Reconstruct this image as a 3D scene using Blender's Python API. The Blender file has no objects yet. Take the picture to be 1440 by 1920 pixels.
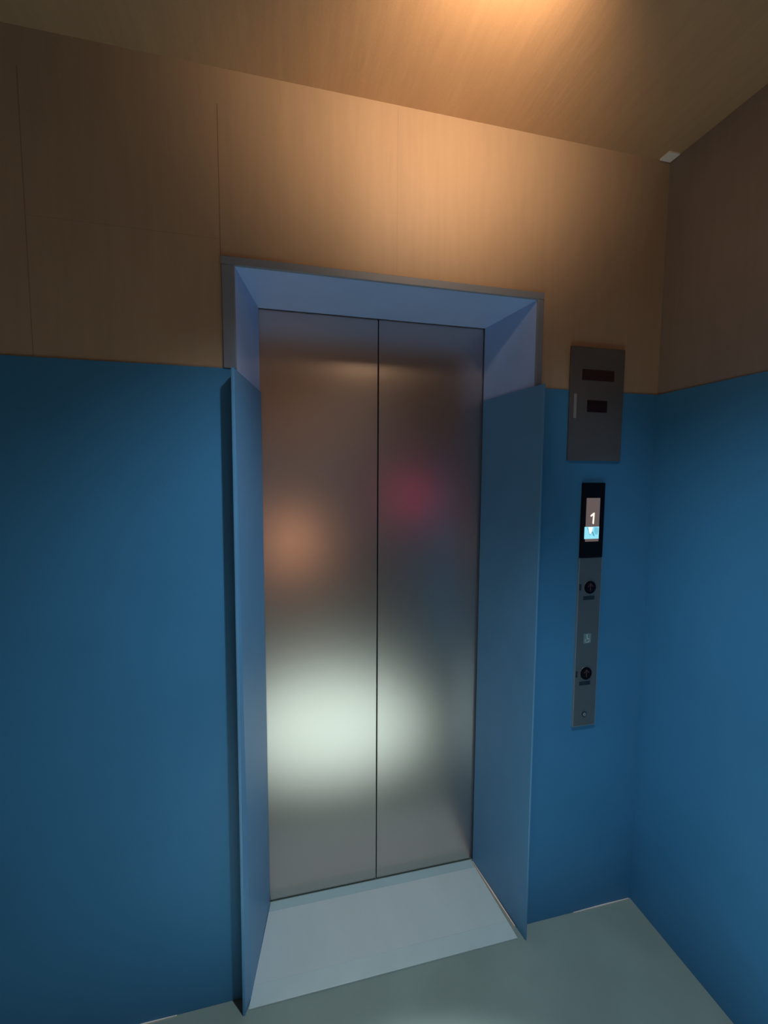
import bpy, bmesh, math
from mathutils import Vector, Matrix

S = bpy.context.scene
C = S.collection

# ---------------------------------------------------------------- camera
CAM_D, CAM_H = 1.2349, 1.5528
cd = bpy.data.cameras.new('camera'); cam = bpy.data.objects.new('camera', cd); C.objects.link(cam)
cd.sensor_fit = 'VERTICAL'; cd.sensor_height = 24.0; cd.sensor_width = 18.0
cd.lens = 24.0 * 809.0 / 1920.0
cd.clip_start = 0.02
fw = Vector((0.2294552, 0.97000535, -0.08024917)); rt = Vector((0.97322822, -0.22978003, 0.00528869))
up = rt.cross(fw)
M = Matrix((( rt.x, up.x, -fw.x, 0.0), (rt.y, up.y, -fw.y, -CAM_D), (rt.z, up.z, -fw.z, CAM_H), (0, 0, 0, 1)))
cam.matrix_world = M
S.camera = cam

# ---------------------------------------------------------------- world, exposure
S.view_settings.view_transform = 'Standard'; S.view_settings.look = 'None'
S.view_settings.gamma = 1.0; S.view_settings.use_curve_mapping = False
S.view_settings.exposure = 0.0
w = bpy.data.worlds.new('world'); S.world = w; w.use_nodes = True
w.node_tree.nodes['Background'].inputs[0].default_value = (0.5, 0.65, 0.8, 1)
w.node_tree.nodes['Background'].inputs[1].default_value = 0.0

# ---------------------------------------------------------------- lights (housings are built further down)
def spot(name, loc, target, power, color, size, blend, radius):
    l = bpy.data.lights.new(name, 'SPOT'); o = bpy.data.objects.new(name, l); C.objects.link(o)
    l.energy = power; l.color = color; l.spot_size = math.radians(size); l.spot_blend = blend; l.shadow_soft_size = radius
    o.location = loc
    o.rotation_euler = (Vector(target) - Vector(loc)).to_track_quat('-Z', 'Y').to_euler()
    return o
WASH = (0.45, -0.57, 2.435); WASH_T = (0.44, 0.0, 2.60)
WIDE = (0.40, -0.76, 2.545); BACK = (0.2, -2.9, 2.53)
DOWN = (0.30, -0.86, 2.545)
spot('wall_wash_light', WASH, WASH_T, 18.5, (1.0, 0.70, 0.45), 122, 1.0, 0.04)
spot('cool_down_light', DOWN, (0.27, -0.93, 0), 1650.0, (0.98, 0.975, 1.0), 35.5, 1.0, 0.03)
spot('cool_fill_light', WIDE, (0.30, -0.50, 0), 84.0, (0.82, 0.94, 1.0), 106, 1.0, 0.03)  # wide cool fill, added to lift the ambient light
spot('warm_fill_light', BACK, (0.2, -4.2, 1.9), 30.0, (1.0, 0.70, 0.48), 110, 1.0, 0.05)  # warm fill, added to brighten the back wall reflected in the doors

# ---------------------------------------------------------------- materials
def mat(name, col, rough=0.5, metal=0.0, spec=0.5, noise=0.0, nscale=(8, 8, 8), bump=0.0, bscale=(60, 60, 60), aniso=0.0, joints=None, grain=0.0, gscale=(55, 55, 5)):
    m = bpy.data.materials.new(name); m.use_nodes = True
    nt = m.node_tree; N = nt.nodes; L = nt.links; b = N['Principled BSDF']
    b.inputs['Base Color'].default_value = (*col, 1); b.inputs['Roughness'].default_value = rough
    b.inputs['Metallic'].default_value = metal; b.inputs['Specular IOR Level'].default_value = spec
    if aniso: b.inputs['Anisotropic'].default_value = aniso
    tc = N.new('ShaderNodeTexCoord')
    out = None
    if noise or grain or joints:
        rgb = N.new('ShaderNodeRGB'); rgb.outputs[0].default_value = (*col, 1); out = rgb.outputs[0]
    def mul(src, fac):
        mx = N.new('ShaderNodeMix'); mx.data_type = 'RGBA'; mx.blend_type = 'MULTIPLY'; mx.inputs[0].default_value = 1
        L.new(src, mx.inputs[6]); L.new(fac, mx.inputs[7]); return mx.outputs[2]
    def nz(scale, detail, lo, hi):
        mp = N.new('ShaderNodeMapping'); mp.inputs['Scale'].default_value = scale; L.new(tc.outputs['Object'], mp.inputs[0])
        n = N.new('ShaderNodeTexNoise'); n.inputs['Scale'].default_value = 1; n.inputs['Detail'].default_value = detail
        L.new(mp.outputs[0], n.inputs['Vector'])
        r = N.new('ShaderNodeMapRange'); L.new(n.outputs[0], r.inputs[0])
        r.inputs[1].default_value = .3; r.inputs[2].default_value = .7; r.inputs[3].default_value = lo; r.inputs[4].default_value = hi
        return r.outputs[0], n
    if noise:
        f, _ = nz(nscale, 3, 1 - noise, 1 + noise); out = mul(out, f)
    if grain:
        f, _ = nz(gscale, 4, 1 - grain, 1 + grain); out = mul(out, f)
        f, _ = nz((350, 350, 350), 2, 1 - grain * .8, 1 + grain * .8); out = mul(out, f)
    if joints:                       # thin dark joints between wall boards: ('X' or 'Z', position, lo, hi of the other axis, strength)
        sp = N.new('ShaderNodeSeparateXYZ'); L.new(tc.outputs['Object'], sp.inputs[0])
        def mth(op, a, bb):
            q = N.new('ShaderNodeMath'); q.operation = op
            for i, v in enumerate((a, bb)):
                if isinstance(v, (int, float)): q.inputs[i].default_value = v
                else: L.new(v, q.inputs[i])
            return q.outputs[0]
        for ax, p, lo, hi, st in joints:
            A = sp.outputs[ax]; B = sp.outputs['Z' if ax == 'X' else 'X']
            d = mth('LESS_THAN', mth('ABSOLUTE', mth('SUBTRACT', A, p), 0), .0011)
            d = mth('MULTIPLY', d, mth('GREATER_THAN', B, lo)); d = mth('MULTIPLY', d, mth('LESS_THAN', B, hi))
            out = mul(out, mth('SUBTRACT', 1.0, mth('MULTIPLY', d, st)))
    if out is not None: L.new(out, b.inputs['Base Color'])
    if bump:
        f, n = nz(bscale, 3, 0, 1)
        bp = N.new('ShaderNodeBump'); bp.inputs['Strength'].default_value = bump; bp.inputs['Distance'].default_value = .002
        L.new(n.outputs[0], bp.inputs['Height']); L.new(bp.outputs[0], b.inputs['Normal'])
    return m

def emit(name, col, st):
    m = bpy.data.materials.new(name); m.use_nodes = True; b = m.node_tree.nodes['Principled BSDF']
    b.inputs['Base Color'].default_value = (0, 0, 0, 1)
    b.inputs['Emission Color'].default_value = (*col, 1); b.inputs['Emission Strength'].default_value = st
    return m

TAN = (0.45, 0.325, 0.22)
m_tan = mat('tan_wall_board', TAN, .55, spec=.3, noise=.05, nscale=(5, 5, 2), grain=.032, bump=.25, bscale=(60, 60, 8),
            joints=[('X', -.147, 2.12, 2.49, .45), ('X', -.58, 1.84, 2.49, .35), ('X', .326, 2.13, 2.57, .10), ('Z', 2.165, -.58, -.147, .12)])
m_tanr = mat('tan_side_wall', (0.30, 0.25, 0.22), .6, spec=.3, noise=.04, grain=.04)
m_ceil = mat('tan_ceiling_board', (0.54, 0.34, 0.19), .40, spec=.5, noise=.04, nscale=(6, 2, 3), grain=.04, gscale=(55, 6, 55), bump=.35, bscale=(60, 10, 60))
m_blue = mat('blue_wainscot', (0.05, 0.235, 0.47), .5, spec=.4, noise=.05, nscale=(3, 3, 3), bump=.08, bscale=(300, 300, 300))
m_frame = mat('blue_grey_frame_paint', (0.43, 0.58, 0.92), .38, spec=.5, noise=.03)
m_lip = mat('grey_lip', (0.23, 0.26, 0.32), .5, spec=.3, noise=.04)
m_cover = mat('blue_cover_board', (0.10, 0.29, 0.52), .42, spec=.5, noise=.03)
m_floor = mat('grey_green_floor', (0.22, 0.30, 0.28), .45, spec=.35, noise=.08, nscale=(4, 4, 4), bump=.1, bscale=(150, 150, 150))
m_sheet = mat('pale_blue_sheet', (0.50, 0.61, 0.63), .38, spec=.5, noise=.03, nscale=(10, 3, 3))
m_sill = mat('sill_strip', (0.36, 0.52, 0.56), .38, spec=.5, noise=.03)
m_edge = mat('front_strip', (0.47, 0.61, 0.63), .33, spec=.5, noise=.03)
m_steel = mat('brushed_door_steel', (0.64, 0.555, 0.51), .28, metal=1.0, bump=.03, bscale=(8, 8, 900))
m_plate = mat('notice_plate_steel', (0.20, 0.19, 0.19), .42, metal=.6, noise=.03)
m_face = mat('faceplate_steel', (0.15, 0.18, 0.19), .40, metal=.5, noise=.03)
m_rim = mat('steel_edge', (0.35, 0.42, 0.45), .35, metal=.6)
m_black = mat('black_gloss', (0.003, 0.003, 0.006), .3, spec=.2)
m_bbtn = mat('button_black', (0.004, 0.003, 0.008), .6, spec=.15)
m_arrow = mat('arrow_dull_red', (0.11, 0.05, 0.065), .5)
m_dark = mat('dark_brown_slot', (0.035, 0.012, 0.012), .5)
m_dark2 = mat('dark_maroon_slot', (0.012, 0.003, 0.006), .4)
m_braille = mat('dark_braille_label', (0.012, 0.03, 0.045), .5)
m_peach = mat('peach_leak_light', (0.98, 0.74, 0.60), .35)  # bright base colour stands in for light leaking at the jamb foot
m_cream = mat('cream_leak_light', (0.85, 0.78, 0.70), .35)  # pale base colour stands in for light leaking along the wall base
m_white = mat('white_tag', (0.95, 0.88, 0.82), .5)
m_highlight = mat('painted_highlight', (0.30, 0.30, 0.29), .3)  # strip colour imitates a faint highlight on the plate
m_pict = mat('pictogram_plate', (0.16, 0.26, 0.28), .4)
m_pictw = mat('pictogram_symbol', (0.45, 0.62, 0.63), .4)
m_shaft = mat('shaft_black', (0.004, 0.004, 0.004), .9)
m_housing = mat('lamp_housing', (0.6, 0.6, 0.6), .4)

# ---------------------------------------------------------------- mesh helpers
def box(bm, x0, x1, y0, y1, z0, z1, bev=0.0):
    r = bmesh.ops.create_cube(bm, size=1.0)
    vs = r['verts']
    for v in vs:
        v.co = Vector(((x0 + x1) / 2 + v.co.x * (x1 - x0), (y0 + y1) / 2 + v.co.y * (y1 - y0), (z0 + z1) / 2 + v.co.z * (z1 - z0)))
    if bev:
        es = {e for v in vs for e in v.link_edges}
        bmesh.ops.bevel(bm, geom=list(es), offset=bev, segments=2, profile=.5, affect='EDGES')
def cyl(bm, c, r, depth, axis='Y', seg=48, r2=None):
    R = Matrix.Rotation(math.pi / 2, 4, 'X') if axis == 'Y' else Matrix()
    bmesh.ops.create_cone(bm, cap_ends=True, segments=seg, radius1=r, radius2=r if r2 is None else r2, depth=depth,
                          matrix=Matrix.Translation(c) @ R)
def prism(bm, loop, off):            # loop of 3D points extruded by a vector
    a = [bm.verts.new(p) for p in loop]; b = [bm.verts.new(Vector(p) + Vector(off)) for p in loop]
    n = len(a)
    bm.faces.new(a); bm.faces.new(b[::-1])
    for i in range(n):
        bm.faces.new((a[i], b[i], b[(i + 1) % n], a[(i + 1) % n]))
def obj(name, bm, m, parent=None, smooth=False):
    bmesh.ops.recalc_face_normals(bm, faces=bm.faces)
    me = bpy.data.meshes.new(name); bm.to_mesh(me); bm.free()
    me.materials.append(m)
    if smooth:
        for p in me.polygons: p.use_smooth = len(p.vertices) == 4
    o = bpy.data.objects.new(name, me); C.objects.link(o)
    if parent:
        o.parent = parent; o.matrix_parent_inverse = Matrix.Translation(-parent.location)
    return o
def part(name, m, parent, *boxes, bev=0.0):
    bm = bmesh.new()
    for b in boxes: box(bm, *b, bev=bev)
    return obj(name, bm, m, parent)
def empty(name, loc):
    o = bpy.data.objects.new(name, None); C.objects.link(o); o.location = loc; o.empty_display_size = .05
    return o
def tag(o, label, cat=None, group=None, kind=None):
    o['label'] = label
    if cat: o['category'] = cat
    if group: o['group'] = group
    if kind: o['kind'] = kind
    return o
def struct(o, label):
    return tag(o, label, kind='structure')

# ---------------------------------------------------------------- room shell
ZC, ZW = 2.5761, 1.838
CX, LX, BY = 1.240, -2.2, -4.2
struct(part('floor', m_floor, None, (LX - .1, CX + .1, BY - .1, 0.36, -.12, 0)), 'grey green smooth floor in front of the elevator')
struct(part('ceiling', m_ceil, None, (LX - .1, CX + .1, BY - .1, .36, ZC, ZC + .1)), 'tan ceiling lit by a warm light above the elevator')
struct(part('wall_front', m_tan, None, (LX - .1, -.128, 0, .34, 0, ZC), (.785, CX + .1, 0, .34, 0, ZC), (-.128, .785, 0, .34, 2.112, ZC)),
       'tan upper wall around and above the elevator doors')
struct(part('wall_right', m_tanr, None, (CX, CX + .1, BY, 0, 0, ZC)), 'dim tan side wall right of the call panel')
struct(part('wall_left', m_tan, None, (LX - .1, LX, BY, 0, 0, ZC)), 'tan wall on the far left side of the lobby')
struct(part('wall_back', m_tan, None, (LX, CX, BY - .1, BY, 0, ZC)), 'tan wall behind the camera')

# blue lower wall, thin boards on the tan walls
T = .003
struct(part('trim_1', m_blue, None, (LX + .002, -.1285, -T, 0, 0, ZW), bev=.0008), 'blue lower wall board left of the elevator doorway')
struct(part('trim_2', m_blue, None, (.7855, CX - T, -T, 0, 0, ZW - .003), bev=.0008), 'blue lower wall board between the doorway and the right corner')
struct(part('trim_3', m_blue, None, (CX - T, CX, BY + .002, 0, 0, ZW - .003), bev=.0008), 'blue lower board on the right side wall')
struct(part('trim_4', m_blue, None, (LX + .002, CX - T, BY, BY + T, 0, ZW), bev=.0008), 'blue lower board on the wall behind the camera')

# ---------------------------------------------------------------- elevator doorway frame (flared steel lining + slim lip on the wall)
DY = .280                      # door face
FB = .273                      # back edge of the lining
# head lip sits proud of the wall, so only the lining part enters the opening
def frame_clean():
    bm = bmesh.new(); zt = 2.100
    prism(bm, [(-.0665, FB, 0), (-.1125, 0, 0), (-.1275, 0, 0), (-.1275, FB, 0)], (0, 0, zt))
    prism(bm, [(.7350, FB, 0), (.7736, 0, 0), (.7845, 0, 0), (.7845, FB, 0)], (0, 0, zt))
    box(bm, -.1275, .7845, 0, FB, zt, zt + .0115)
    fr = obj('trim_5', bm, m_frame)
    bm = bmesh.new()
    h = zt - ZW - .0005
    prism(bm, [(-.1125, 0, ZW + .0005), (-.1130, -.004, ZW + .0005), (-.1150, -.006, ZW + .0005), (-.1440, -.006, ZW + .0005), (-.1458, -.004, ZW + .0005), (-.1458, 0, ZW + .0005)], (0, 0, h))
    prism(bm, [(.7736, 0, ZW + .0005), (.7740, -.004, ZW + .0005), (.7760, -.006, ZW + .0005), (.7935, -.006, ZW + .0005), (.7955, -.004, ZW + .0005), (.7955, 0, ZW + .0005)], (0, 0, h))
    prism(bm, [(-.1458, -.0004, zt), (-.1458, -.004, zt), (-.1458, -.006, zt + .002), (-.1458, -.006, zt + .021), (-.1458, -.004, zt + .023), (-.1458, -.0004, zt + .023)], (.9413, 0, 0))
    tag(obj('lip', bm, m_lip, fr), 'dull grey slim lip around the upper frame')
    return fr
struct(frame_clean(), 'pale blue flared frame lining the elevator doorway')

# ---------------------------------------------------------------- blue cover boards on the lower jambs
def lofted(name, m, prof_b, prof_t, z0, z1):
    bm = bmesh.new()
    a = [bm.verts.new((x, y, z0)) for x, y in prof_b]; b = [bm.verts.new((x, y, z1)) for x, y in prof_t]
    n = len(a)
    bm.faces.new(a[::-1]); bm.faces.new(b)
    for i in range(n): bm.faces.new((a[i], a[(i + 1) % n], b[(i + 1) % n], b[i]))
    es = [e for e in bm.edges if (e.verts[0].co - e.verts[1].co).z != 0 and min(e.verts[0].co.y, e.verts[1].co.y) < -.03]
    bmesh.ops.bevel(bm, geom=es, offset=.0022, segments=3, profile=.5, affect='EDGES')
    return obj(name, bm, m)
l = lofted('jamb_cover', m_cover,
           [(-.0632, .267), (-.1080, -.004), (-.1232, -.049), (-.1312, -.049), (-.1200, -.0065), (-.1115, -.0065), (-.0668, .267)],
           [(-.0632, .267), (-.1080, -.004), (-.1150, -.049), (-.1238, -.049), (-.1180, -.0065), (-.1115, -.0065), (-.0668, .267)], 0.0, 1.830)
tag(l, 'blue cover board on the lower left jamb of the elevator doorway', 'cover board')
r = lofted('jamb_cover', m_cover,
           [(.7318, .267), (.7700, -.004), (.7770, -.049), (.7830, -.049), (.7790, -.0065), (.7735, -.0065), (.7352, .267)],
           [(.7318, .267), (.7700, -.004), (.7755, -.049), (.7825, -.049), (.7790, -.0065), (.7735, -.0065), (.7352, .267)], 0.0, 1.838)
tag(r, 'blue cover board on the lower right jamb beside the call panel wall', 'cover board')

# ---------------------------------------------------------------- elevator door leaves
XC = .3350
part_gap = .0016
d1 = part('door_1', m_steel, None, (-.10, XC - part_gap, DY, DY + .035, .004, 2.13), bev=.0015)
struct(d1, 'left brushed steel elevator door leaf with pale glow low down')
d2 = part('door_2', m_steel, None, (XC + part_gap, .765, DY, DY + .035, .004, 2.13), bev=.0015)
struct(d2, 'right brushed steel elevator door leaf')
struct(part('wall_shaft', m_shaft, None, (-.3, 1.0, .345, .36, 0, 2.5)), 'black elevator shaft behind the doors')

# ---------------------------------------------------------------- threshold sheet
th = empty('threshold_sheet', (.335, .12, 0))
tag(th, 'pale blue sheet covering the threshold at the foot of the elevator doors', 'floor sheet')
def flat(name, m, y0, y1, z1, parent):
    # edges follow the flared jambs
    def xl(y): return -.0615 + (y - .267) * (.0535 / .307)
    def xr(y): return .7285 + (.267 - y) * (.0260 / .307)
    bm = bmesh.new()
    prism(bm, [(xl(y0), y0, 0), (xr(y0), y0, 0), (xr(y1), y1, 0), (xl(y1), y1, 0)], (0, 0, z1))
    es = [e for e in bm.edges if all(v.co.z > z1 * .5 for v in e.verts)]
    bmesh.ops.bevel(bm, geom=es, offset=.0009, segments=2, profile=.5, affect='EDGES')
    return obj(name, bm, m, parent)
tag(flat('sheet', m_sheet, .0200, .2395, .0045, th), 'pale blue main sheet')
tag(flat('sill_strip', m_sill, .2400, .2760, .0038, th), 'slightly darker strip along the door bottoms')
tag(flat('front_strip', m_edge, -.0395, .0195, .0052, th), 'slightly raised strip along the lobby edge')

# ---------------------------------------------------------------- pale strips coloured as light leaking where the boards meet the floor
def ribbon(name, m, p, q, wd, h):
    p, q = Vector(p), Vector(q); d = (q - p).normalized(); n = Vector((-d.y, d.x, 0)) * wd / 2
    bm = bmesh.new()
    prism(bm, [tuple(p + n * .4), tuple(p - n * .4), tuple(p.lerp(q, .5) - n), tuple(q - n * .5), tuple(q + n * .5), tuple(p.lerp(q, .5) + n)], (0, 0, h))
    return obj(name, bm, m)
struct(ribbon('trim_6', m_peach, (.7300, .2650, 0), (.7645, -.0040, 0), .0052, .0070), 'peach line of painted leaking light along the foot of the right jamb')
struct(ribbon('trim_7', m_peach, (-.0915, .1050, 0), (-.1085, .0080, 0), .0036, .0062), 'short peach line of painted leaking light at the foot of the left jamb')
struct(ribbon('trim_8', m_cream, (.995, -.0050, 0), (1.2300, -.0050, 0), .0034, .0030), 'pale line of painted leaking light where the blue wall meets the floor right of the doorway')
struct(ribbon('trim_9', m_cream, (-.480, -.0050, 0), (-.3150, -.0050, 0), .0034, .0030), 'pale line of painted leaking light where the blue wall meets the floor left of the doorway')

# ---------------------------------------------------------------- notice plate
def K(x, z, f=.9930): return x * f, CAM_H + (z - CAM_H) * f
np_ = empty('notice_plate', (.995, -.003, 1.609))
tag(np_, 'square-cornered grey metal plate with two dark slots above the call panel', 'wall plate')
part('plate', m_plate, np_, (.8955, 1.0955, -.011, -.0032, 1.610, 1.970), bev=.0012)
tag(part('label_slot', m_dark, np_, (.9365, 1.0560, -.0122, -.0110, 1.866, 1.900), bev=.0004), 'wide dark brown label slot')
tag(part('label_slot', m_dark2, np_, (.9590, 1.0340, -.0122, -.0110, 1.766, 1.804), bev=.0004), 'small near-black label slot')
tag(part('highlight_strip', m_highlight, np_, (.9100, .9200, -.0118, -.0110, 1.745, 1.822), bev=.0003), 'thin pale painted highlight near the left edge')

# ---------------------------------------------------------------- elevator call panel
cp = empty('call_panel', (1.0, -.003, .700))
tag(cp, 'tall narrow elevator call panel with black display and two up buttons', 'call panel')
X0, X1 = .9570, 1.0410
fp = part('faceplate', m_face, cp, (X0, X1, -.011, -.0032, .7060, 1.2895), bev=.0010)
part('edge_rim', m_rim, fp, (X0 - .0022, X0 - .0002, -.0112, -.0032, .7060, 1.2895), (X1 + .0002, X1 + .0020, -.0112, -.0032, .7060, 1.2895), (X0, X1, -.0108, -.0032, .7040, .7058))
bm = bmesh.new(); box(bm, X0 - .0005, X1 + .0005, -.014, -.0032, 1.2900, 1.5385, bev=.0030)
dh = tag(obj('display', bm, m_black, cp), 'black glossy display housing')
YS = -.0142
m_screen = emit('screen_dim', (.155, .118, .112), .82)
part('screen', m_screen, dh, (.9705, 1.0215, YS - .0008, YS + .0006, 1.3445, 1.4885))
# digit
bm = bmesh.new()
yb = YS - .0011
prism(bm, [(.9860, yb, 1.4300), (.9880, yb, 1.4328), (.9980, yb, 1.4400), (1.0025, yb, 1.4400), (1.0010, yb, 1.4035), (.9990, yb, 1.4020), (.9950, yb, 1.4050), (.9965, yb, 1.4300), (.9885, yb, 1.4268)], (0, .0008, 0))
tag(obj('digit', bm, emit('digit_lit', (1.0, .86, .76), 1.15), dh), 'lit digit 1')
bm = bmesh.new(); box(bm, .9665, 1.0215, YS - .0016, YS - .0001, 1.3535, 1.3935, bev=.0007)
tag(obj('lit_icon', bm, emit('icon_cyan', (.30, .78, .96), 1.0), dh), 'glowing cyan square icon')
def icon(pts, col, st, nm):
    bm = bmesh.new(); prism(bm, [(x, YS - .0020, z) for x, z in pts], (0, .0006, 0))
    obj(nm, bm, emit(nm + '_lit', col, st), dh)
icon([(.9805, 1.3925), (.9975, 1.3925), (.9935, 1.3790), (.9895, 1.3695), (.9860, 1.3695), (.9830, 1.3790)], (.92, .97, 1.0), 1.1, 'icon_wedge')
icon([(.9745, 1.3910), (.9775, 1.3910), (.9810, 1.3760), (.9850, 1.3665), (.9900, 1.3665), (.9950, 1.3740), (.9990, 1.3640), (1.0060, 1.3620), (1.0010, 1.3720), (.9985, 1.3790), (.9945, 1.3760), (.9905, 1.3680), (.9850, 1.3690), (.9800, 1.3800)], (.10, .42, .55), .9, 'icon_shape')
icon([(1.0030, 1.3925), (1.0190, 1.3900), (1.0190, 1.3760), (1.0140, 1.3660), (1.0060, 1.3690), (1.0020, 1.3800)], (.19, .60, .78), .9, 'icon_petal')

m_ring = mat('button_ring', (0.22, 0.25, 0.27), .35, metal=.6)
def button(cx, cz, r, lab):
    bm = bmesh.new(); cyl(bm, (cx, -.0120, cz), r * 1.10, .0024)
    ring = tag(obj('call_button', bm, m_ring, cp, True), lab)
    bm = bmesh.new(); cyl(bm, (cx, -.0137, cz), r, .0044)
    bmesh.ops.bevel(bm, geom=[e for e in bm.edges if all(v.co.y < -.0155 for v in e.verts)], offset=.0008, segments=2, affect='EDGES')
    obj('button_cap', bm, m_bbtn, ring)
    y = -.0163; s = r / .0165
    def P(pts): return [(cx + a * s, y, cz + b * s) for a, b in pts]
    bm = bmesh.new()
    prism(bm, P([(-.0010, -.0090), (.0010, -.0090), (.0010, .0080), (-.0010, .0080)]), (0, .0006, 0))
    prism(bm, P([(-.0082, .0022), (-.0067, .0009), (0, .0092), (0, .0114)]), (0, .0006, 0))
    prism(bm, P([(.0082, .0022), (.0067, .0009), (0, .0092), (0, .0114)]), (0, .0006, 0))
    obj('up_arrow', bm, m_arrow, ring)
button(.9985, 1.1895, .0218, 'upper black round up button')
button(.9975, .8920, .0218, 'lower black round up button')
def braille(x0, x1, z0, z1, nx, nz, lab):
    p = tag(part('braille_label', m_braille, cp, (x0, x1, -.0119, -.0110, z0, z1), bev=.0003), lab)
    bm = bmesh.new()
    for i in range(nx):
        for j in range(nz):
            if (i * 3 + j * 2 + i * j) % 4 == 1: continue
            cyl(bm, (x0 + (i + .5) * (x1 - x0) / nx, -.0120, z0 + (j + .5) * (z1 - z0) / nz), .0009, .0008, seg=10)
    obj('braille_dots', bm, m_braille, p)
braille(.9755, 1.0185, 1.1465, 1.1595, 8, 3, 'dark braille label under the upper button')
braille(.9740, 1.0170, .8500, .8630, 8, 3, 'dark braille label under the lower button')
braille(.9585, .9665, 1.1800, 1.2010, 2, 4, 'small dark braille label left of the upper button')
braille(.9585, .9660, .8800, .9010, 2, 4, 'small dark braille label left of the lower button')
# wheelchair sign
pc = tag(part('wheelchair_sign', m_pict, cp, (.9835, 1.0125, -.0120, -.0110, .9960, 1.0300), bev=.0004), 'small pale wheelchair pictogram plate')
bm = bmesh.new(); ox, oz, yy = .9980, 1.0130, -.0128
cyl(bm, (ox - .0025, yy, oz + .0125), .0021, .0016, seg=16)
prism(bm, [(ox - .0042, yy - .0008, oz + .0098), (ox - .0012, yy - .0008, oz + .0098), (ox + .0000, yy - .0008, oz + .0010), (ox + .0055, yy - .0008, oz + .0008), (ox + .0095, yy - .0008, oz - .0100), (ox + .0068, yy - .0008, oz - .0105), (ox + .0035, yy - .0008, oz - .0020), (ox - .0030, yy - .0008, oz - .0018)], (0, .0012, 0))
import math as _m
n = 28
ro, ri = .0082, .0058
for i in range(n):
    a0 = _m.radians(140 + i * 240 / n); a1 = _m.radians(140 + (i + 1) * 240 / n)
    c0, s0, c1, s1 = _m.cos(a0), _m.sin(a0), _m.cos(a1), _m.sin(a1)
    qx, qz = ox - .0010, oz - .0058
    prism(bm, [(qx + ri * c0, yy - .0008, qz + ri * s0), (qx + ro * c0, yy - .0008, qz + ro * s0), (qx + ro * c1, yy - .0008, qz + ro * s1), (qx + ri * c1, yy - .0008, qz + ri * s1)], (0, .0012, 0))
obj('wheelchair_symbol', bm, m_pictw, pc)
# key switch
bm = bmesh.new(); cyl(bm, (.9985, -.0122, .7470), .0092, .0028)
ks = tag(obj('key_switch', bm, m_braille, cp, True), 'small round key switch near the bottom')
bm = bmesh.new(); cyl(bm, (.9985, -.0142, .7470), .0060, .0016)
obj('key_cylinder', bm, m_rim, ks, True)
part('keyhole', m_black, ks, (.9977, .9993, -.0153, -.0149, .7445, .7495))

# ---------------------------------------------------------------- small white square in the ceiling corner
wt = part('ceiling_tag', m_white, None, (1.1935, 1.2345, -.0420, -.0060, ZC - .0060, ZC - .0002), bev=.0008)
tag(wt, 'small white square tag in the ceiling corner above the call panel', 'tag')

# ---------------------------------------------------------------- lamp fixtures and added fill-light mounts above the lobby (outside the photograph)
def lamp(loc, tgt, label, hang, lens_m):
    o = empty('ceiling_spotlight', (loc[0], loc[1], ZC)); tag(o, label, 'spotlight')
    bm = bmesh.new(); cyl(bm, (loc[0], loc[1], ZC - .006), .045, .0118, axis='Z')
    obj('mount', bm, m_housing, o, True)
    return o
lamp(DOWN, None, 'cool white downlight over the lobby floor, nearest the middle', 0, None)
lamp(WIDE, None, 'mount of the added cool fill light over the lobby floor, nearer the call panel', 0, None)
lamp(BACK, None, 'mount of the added warm fill light near the wall behind the camera', 0, None)
o = lamp(WASH, None, 'warm white spotlight on a stem aimed at the wall above the elevator', 0, None)
bm = bmesh.new()
d = (Vector(WASH_T) - Vector(WASH)).normalized()
rot = d.to_track_quat('Z', 'Y').to_matrix().to_4x4()
hc = Vector(WASH) - d * .085 + Vector((0, 0, .0))
bmesh.ops.create_cone(bm, cap_ends=True, segments=32, radius1=.03, radius2=.04, depth=.07, matrix=Matrix.Translation(hc) @ rot)
obj('lamp_head', bm, m_housing, o, True)
bm = bmesh.new(); bmesh.ops.create_cone(bm, cap_ends=True, segments=16, radius1=.006, radius2=.006, depth=1, matrix=Matrix.Translation((hc + Vector((WASH[0], WASH[1], ZC - .01))) / 2) @ ((Vector((WASH[0], WASH[1], ZC - .01)) - hc).to_track_quat('Z', 'Y').to_matrix().to_4x4()) @ Matrix.Diagonal((1, 1, (Vector((WASH[0], WASH[1], ZC - .01)) - hc).length, 1)))
obj('stem', bm, m_housing, o, True)
# red indicator lamp on the right wall and an amber lamp behind the camera: both glow blurred in the steel doors
rl = empty('red_indicator_lamp', (CX - .003, -2.2, 1.37)); tag(rl, 'round red indicator lamp on the right side wall behind the camera', 'lamp')
bm = bmesh.new(); bmesh.ops.create_uvsphere(bm, u_segments=24, v_segments=12, radius=.05, matrix=Matrix.Translation((CX - .045, -2.2, 1.37)) @ Matrix.Diagonal((.6, 1, 1, 1)))
obj('lens', bm, emit('red_lens', (1.0, .03, .17), 12), rl, True)
bm = bmesh.new(); bmesh.ops.create_cone(bm, cap_ends=True, segments=32, radius1=.07, radius2=.06, depth=.012, matrix=Matrix.Translation((CX - .010, -2.2, 1.37)) @ Matrix.Rotation(-math.pi / 2, 4, 'Y'))
obj('base', bm, m_housing, rl, True)
al = empty('amber_lantern', (.10, -3.2, 0)); tag(al, 'amber lit floor lantern behind the camera', 'lamp')
bm = bmesh.new(); cyl(bm, (.10, -3.2, .82), .09, .30, axis='Z', seg=32)
obj('lamp_shade', bm, emit('amber_shade', (1.0, .50, .26), 8), al, True)
bm = bmesh.new(); cyl(bm, (.10, -3.2, .335), .015, .67, axis='Z', seg=16); cyl(bm, (.10, -3.2, .01), .10, .02, axis='Z', seg=32)
obj('stand', bm, m_housing, al, True)
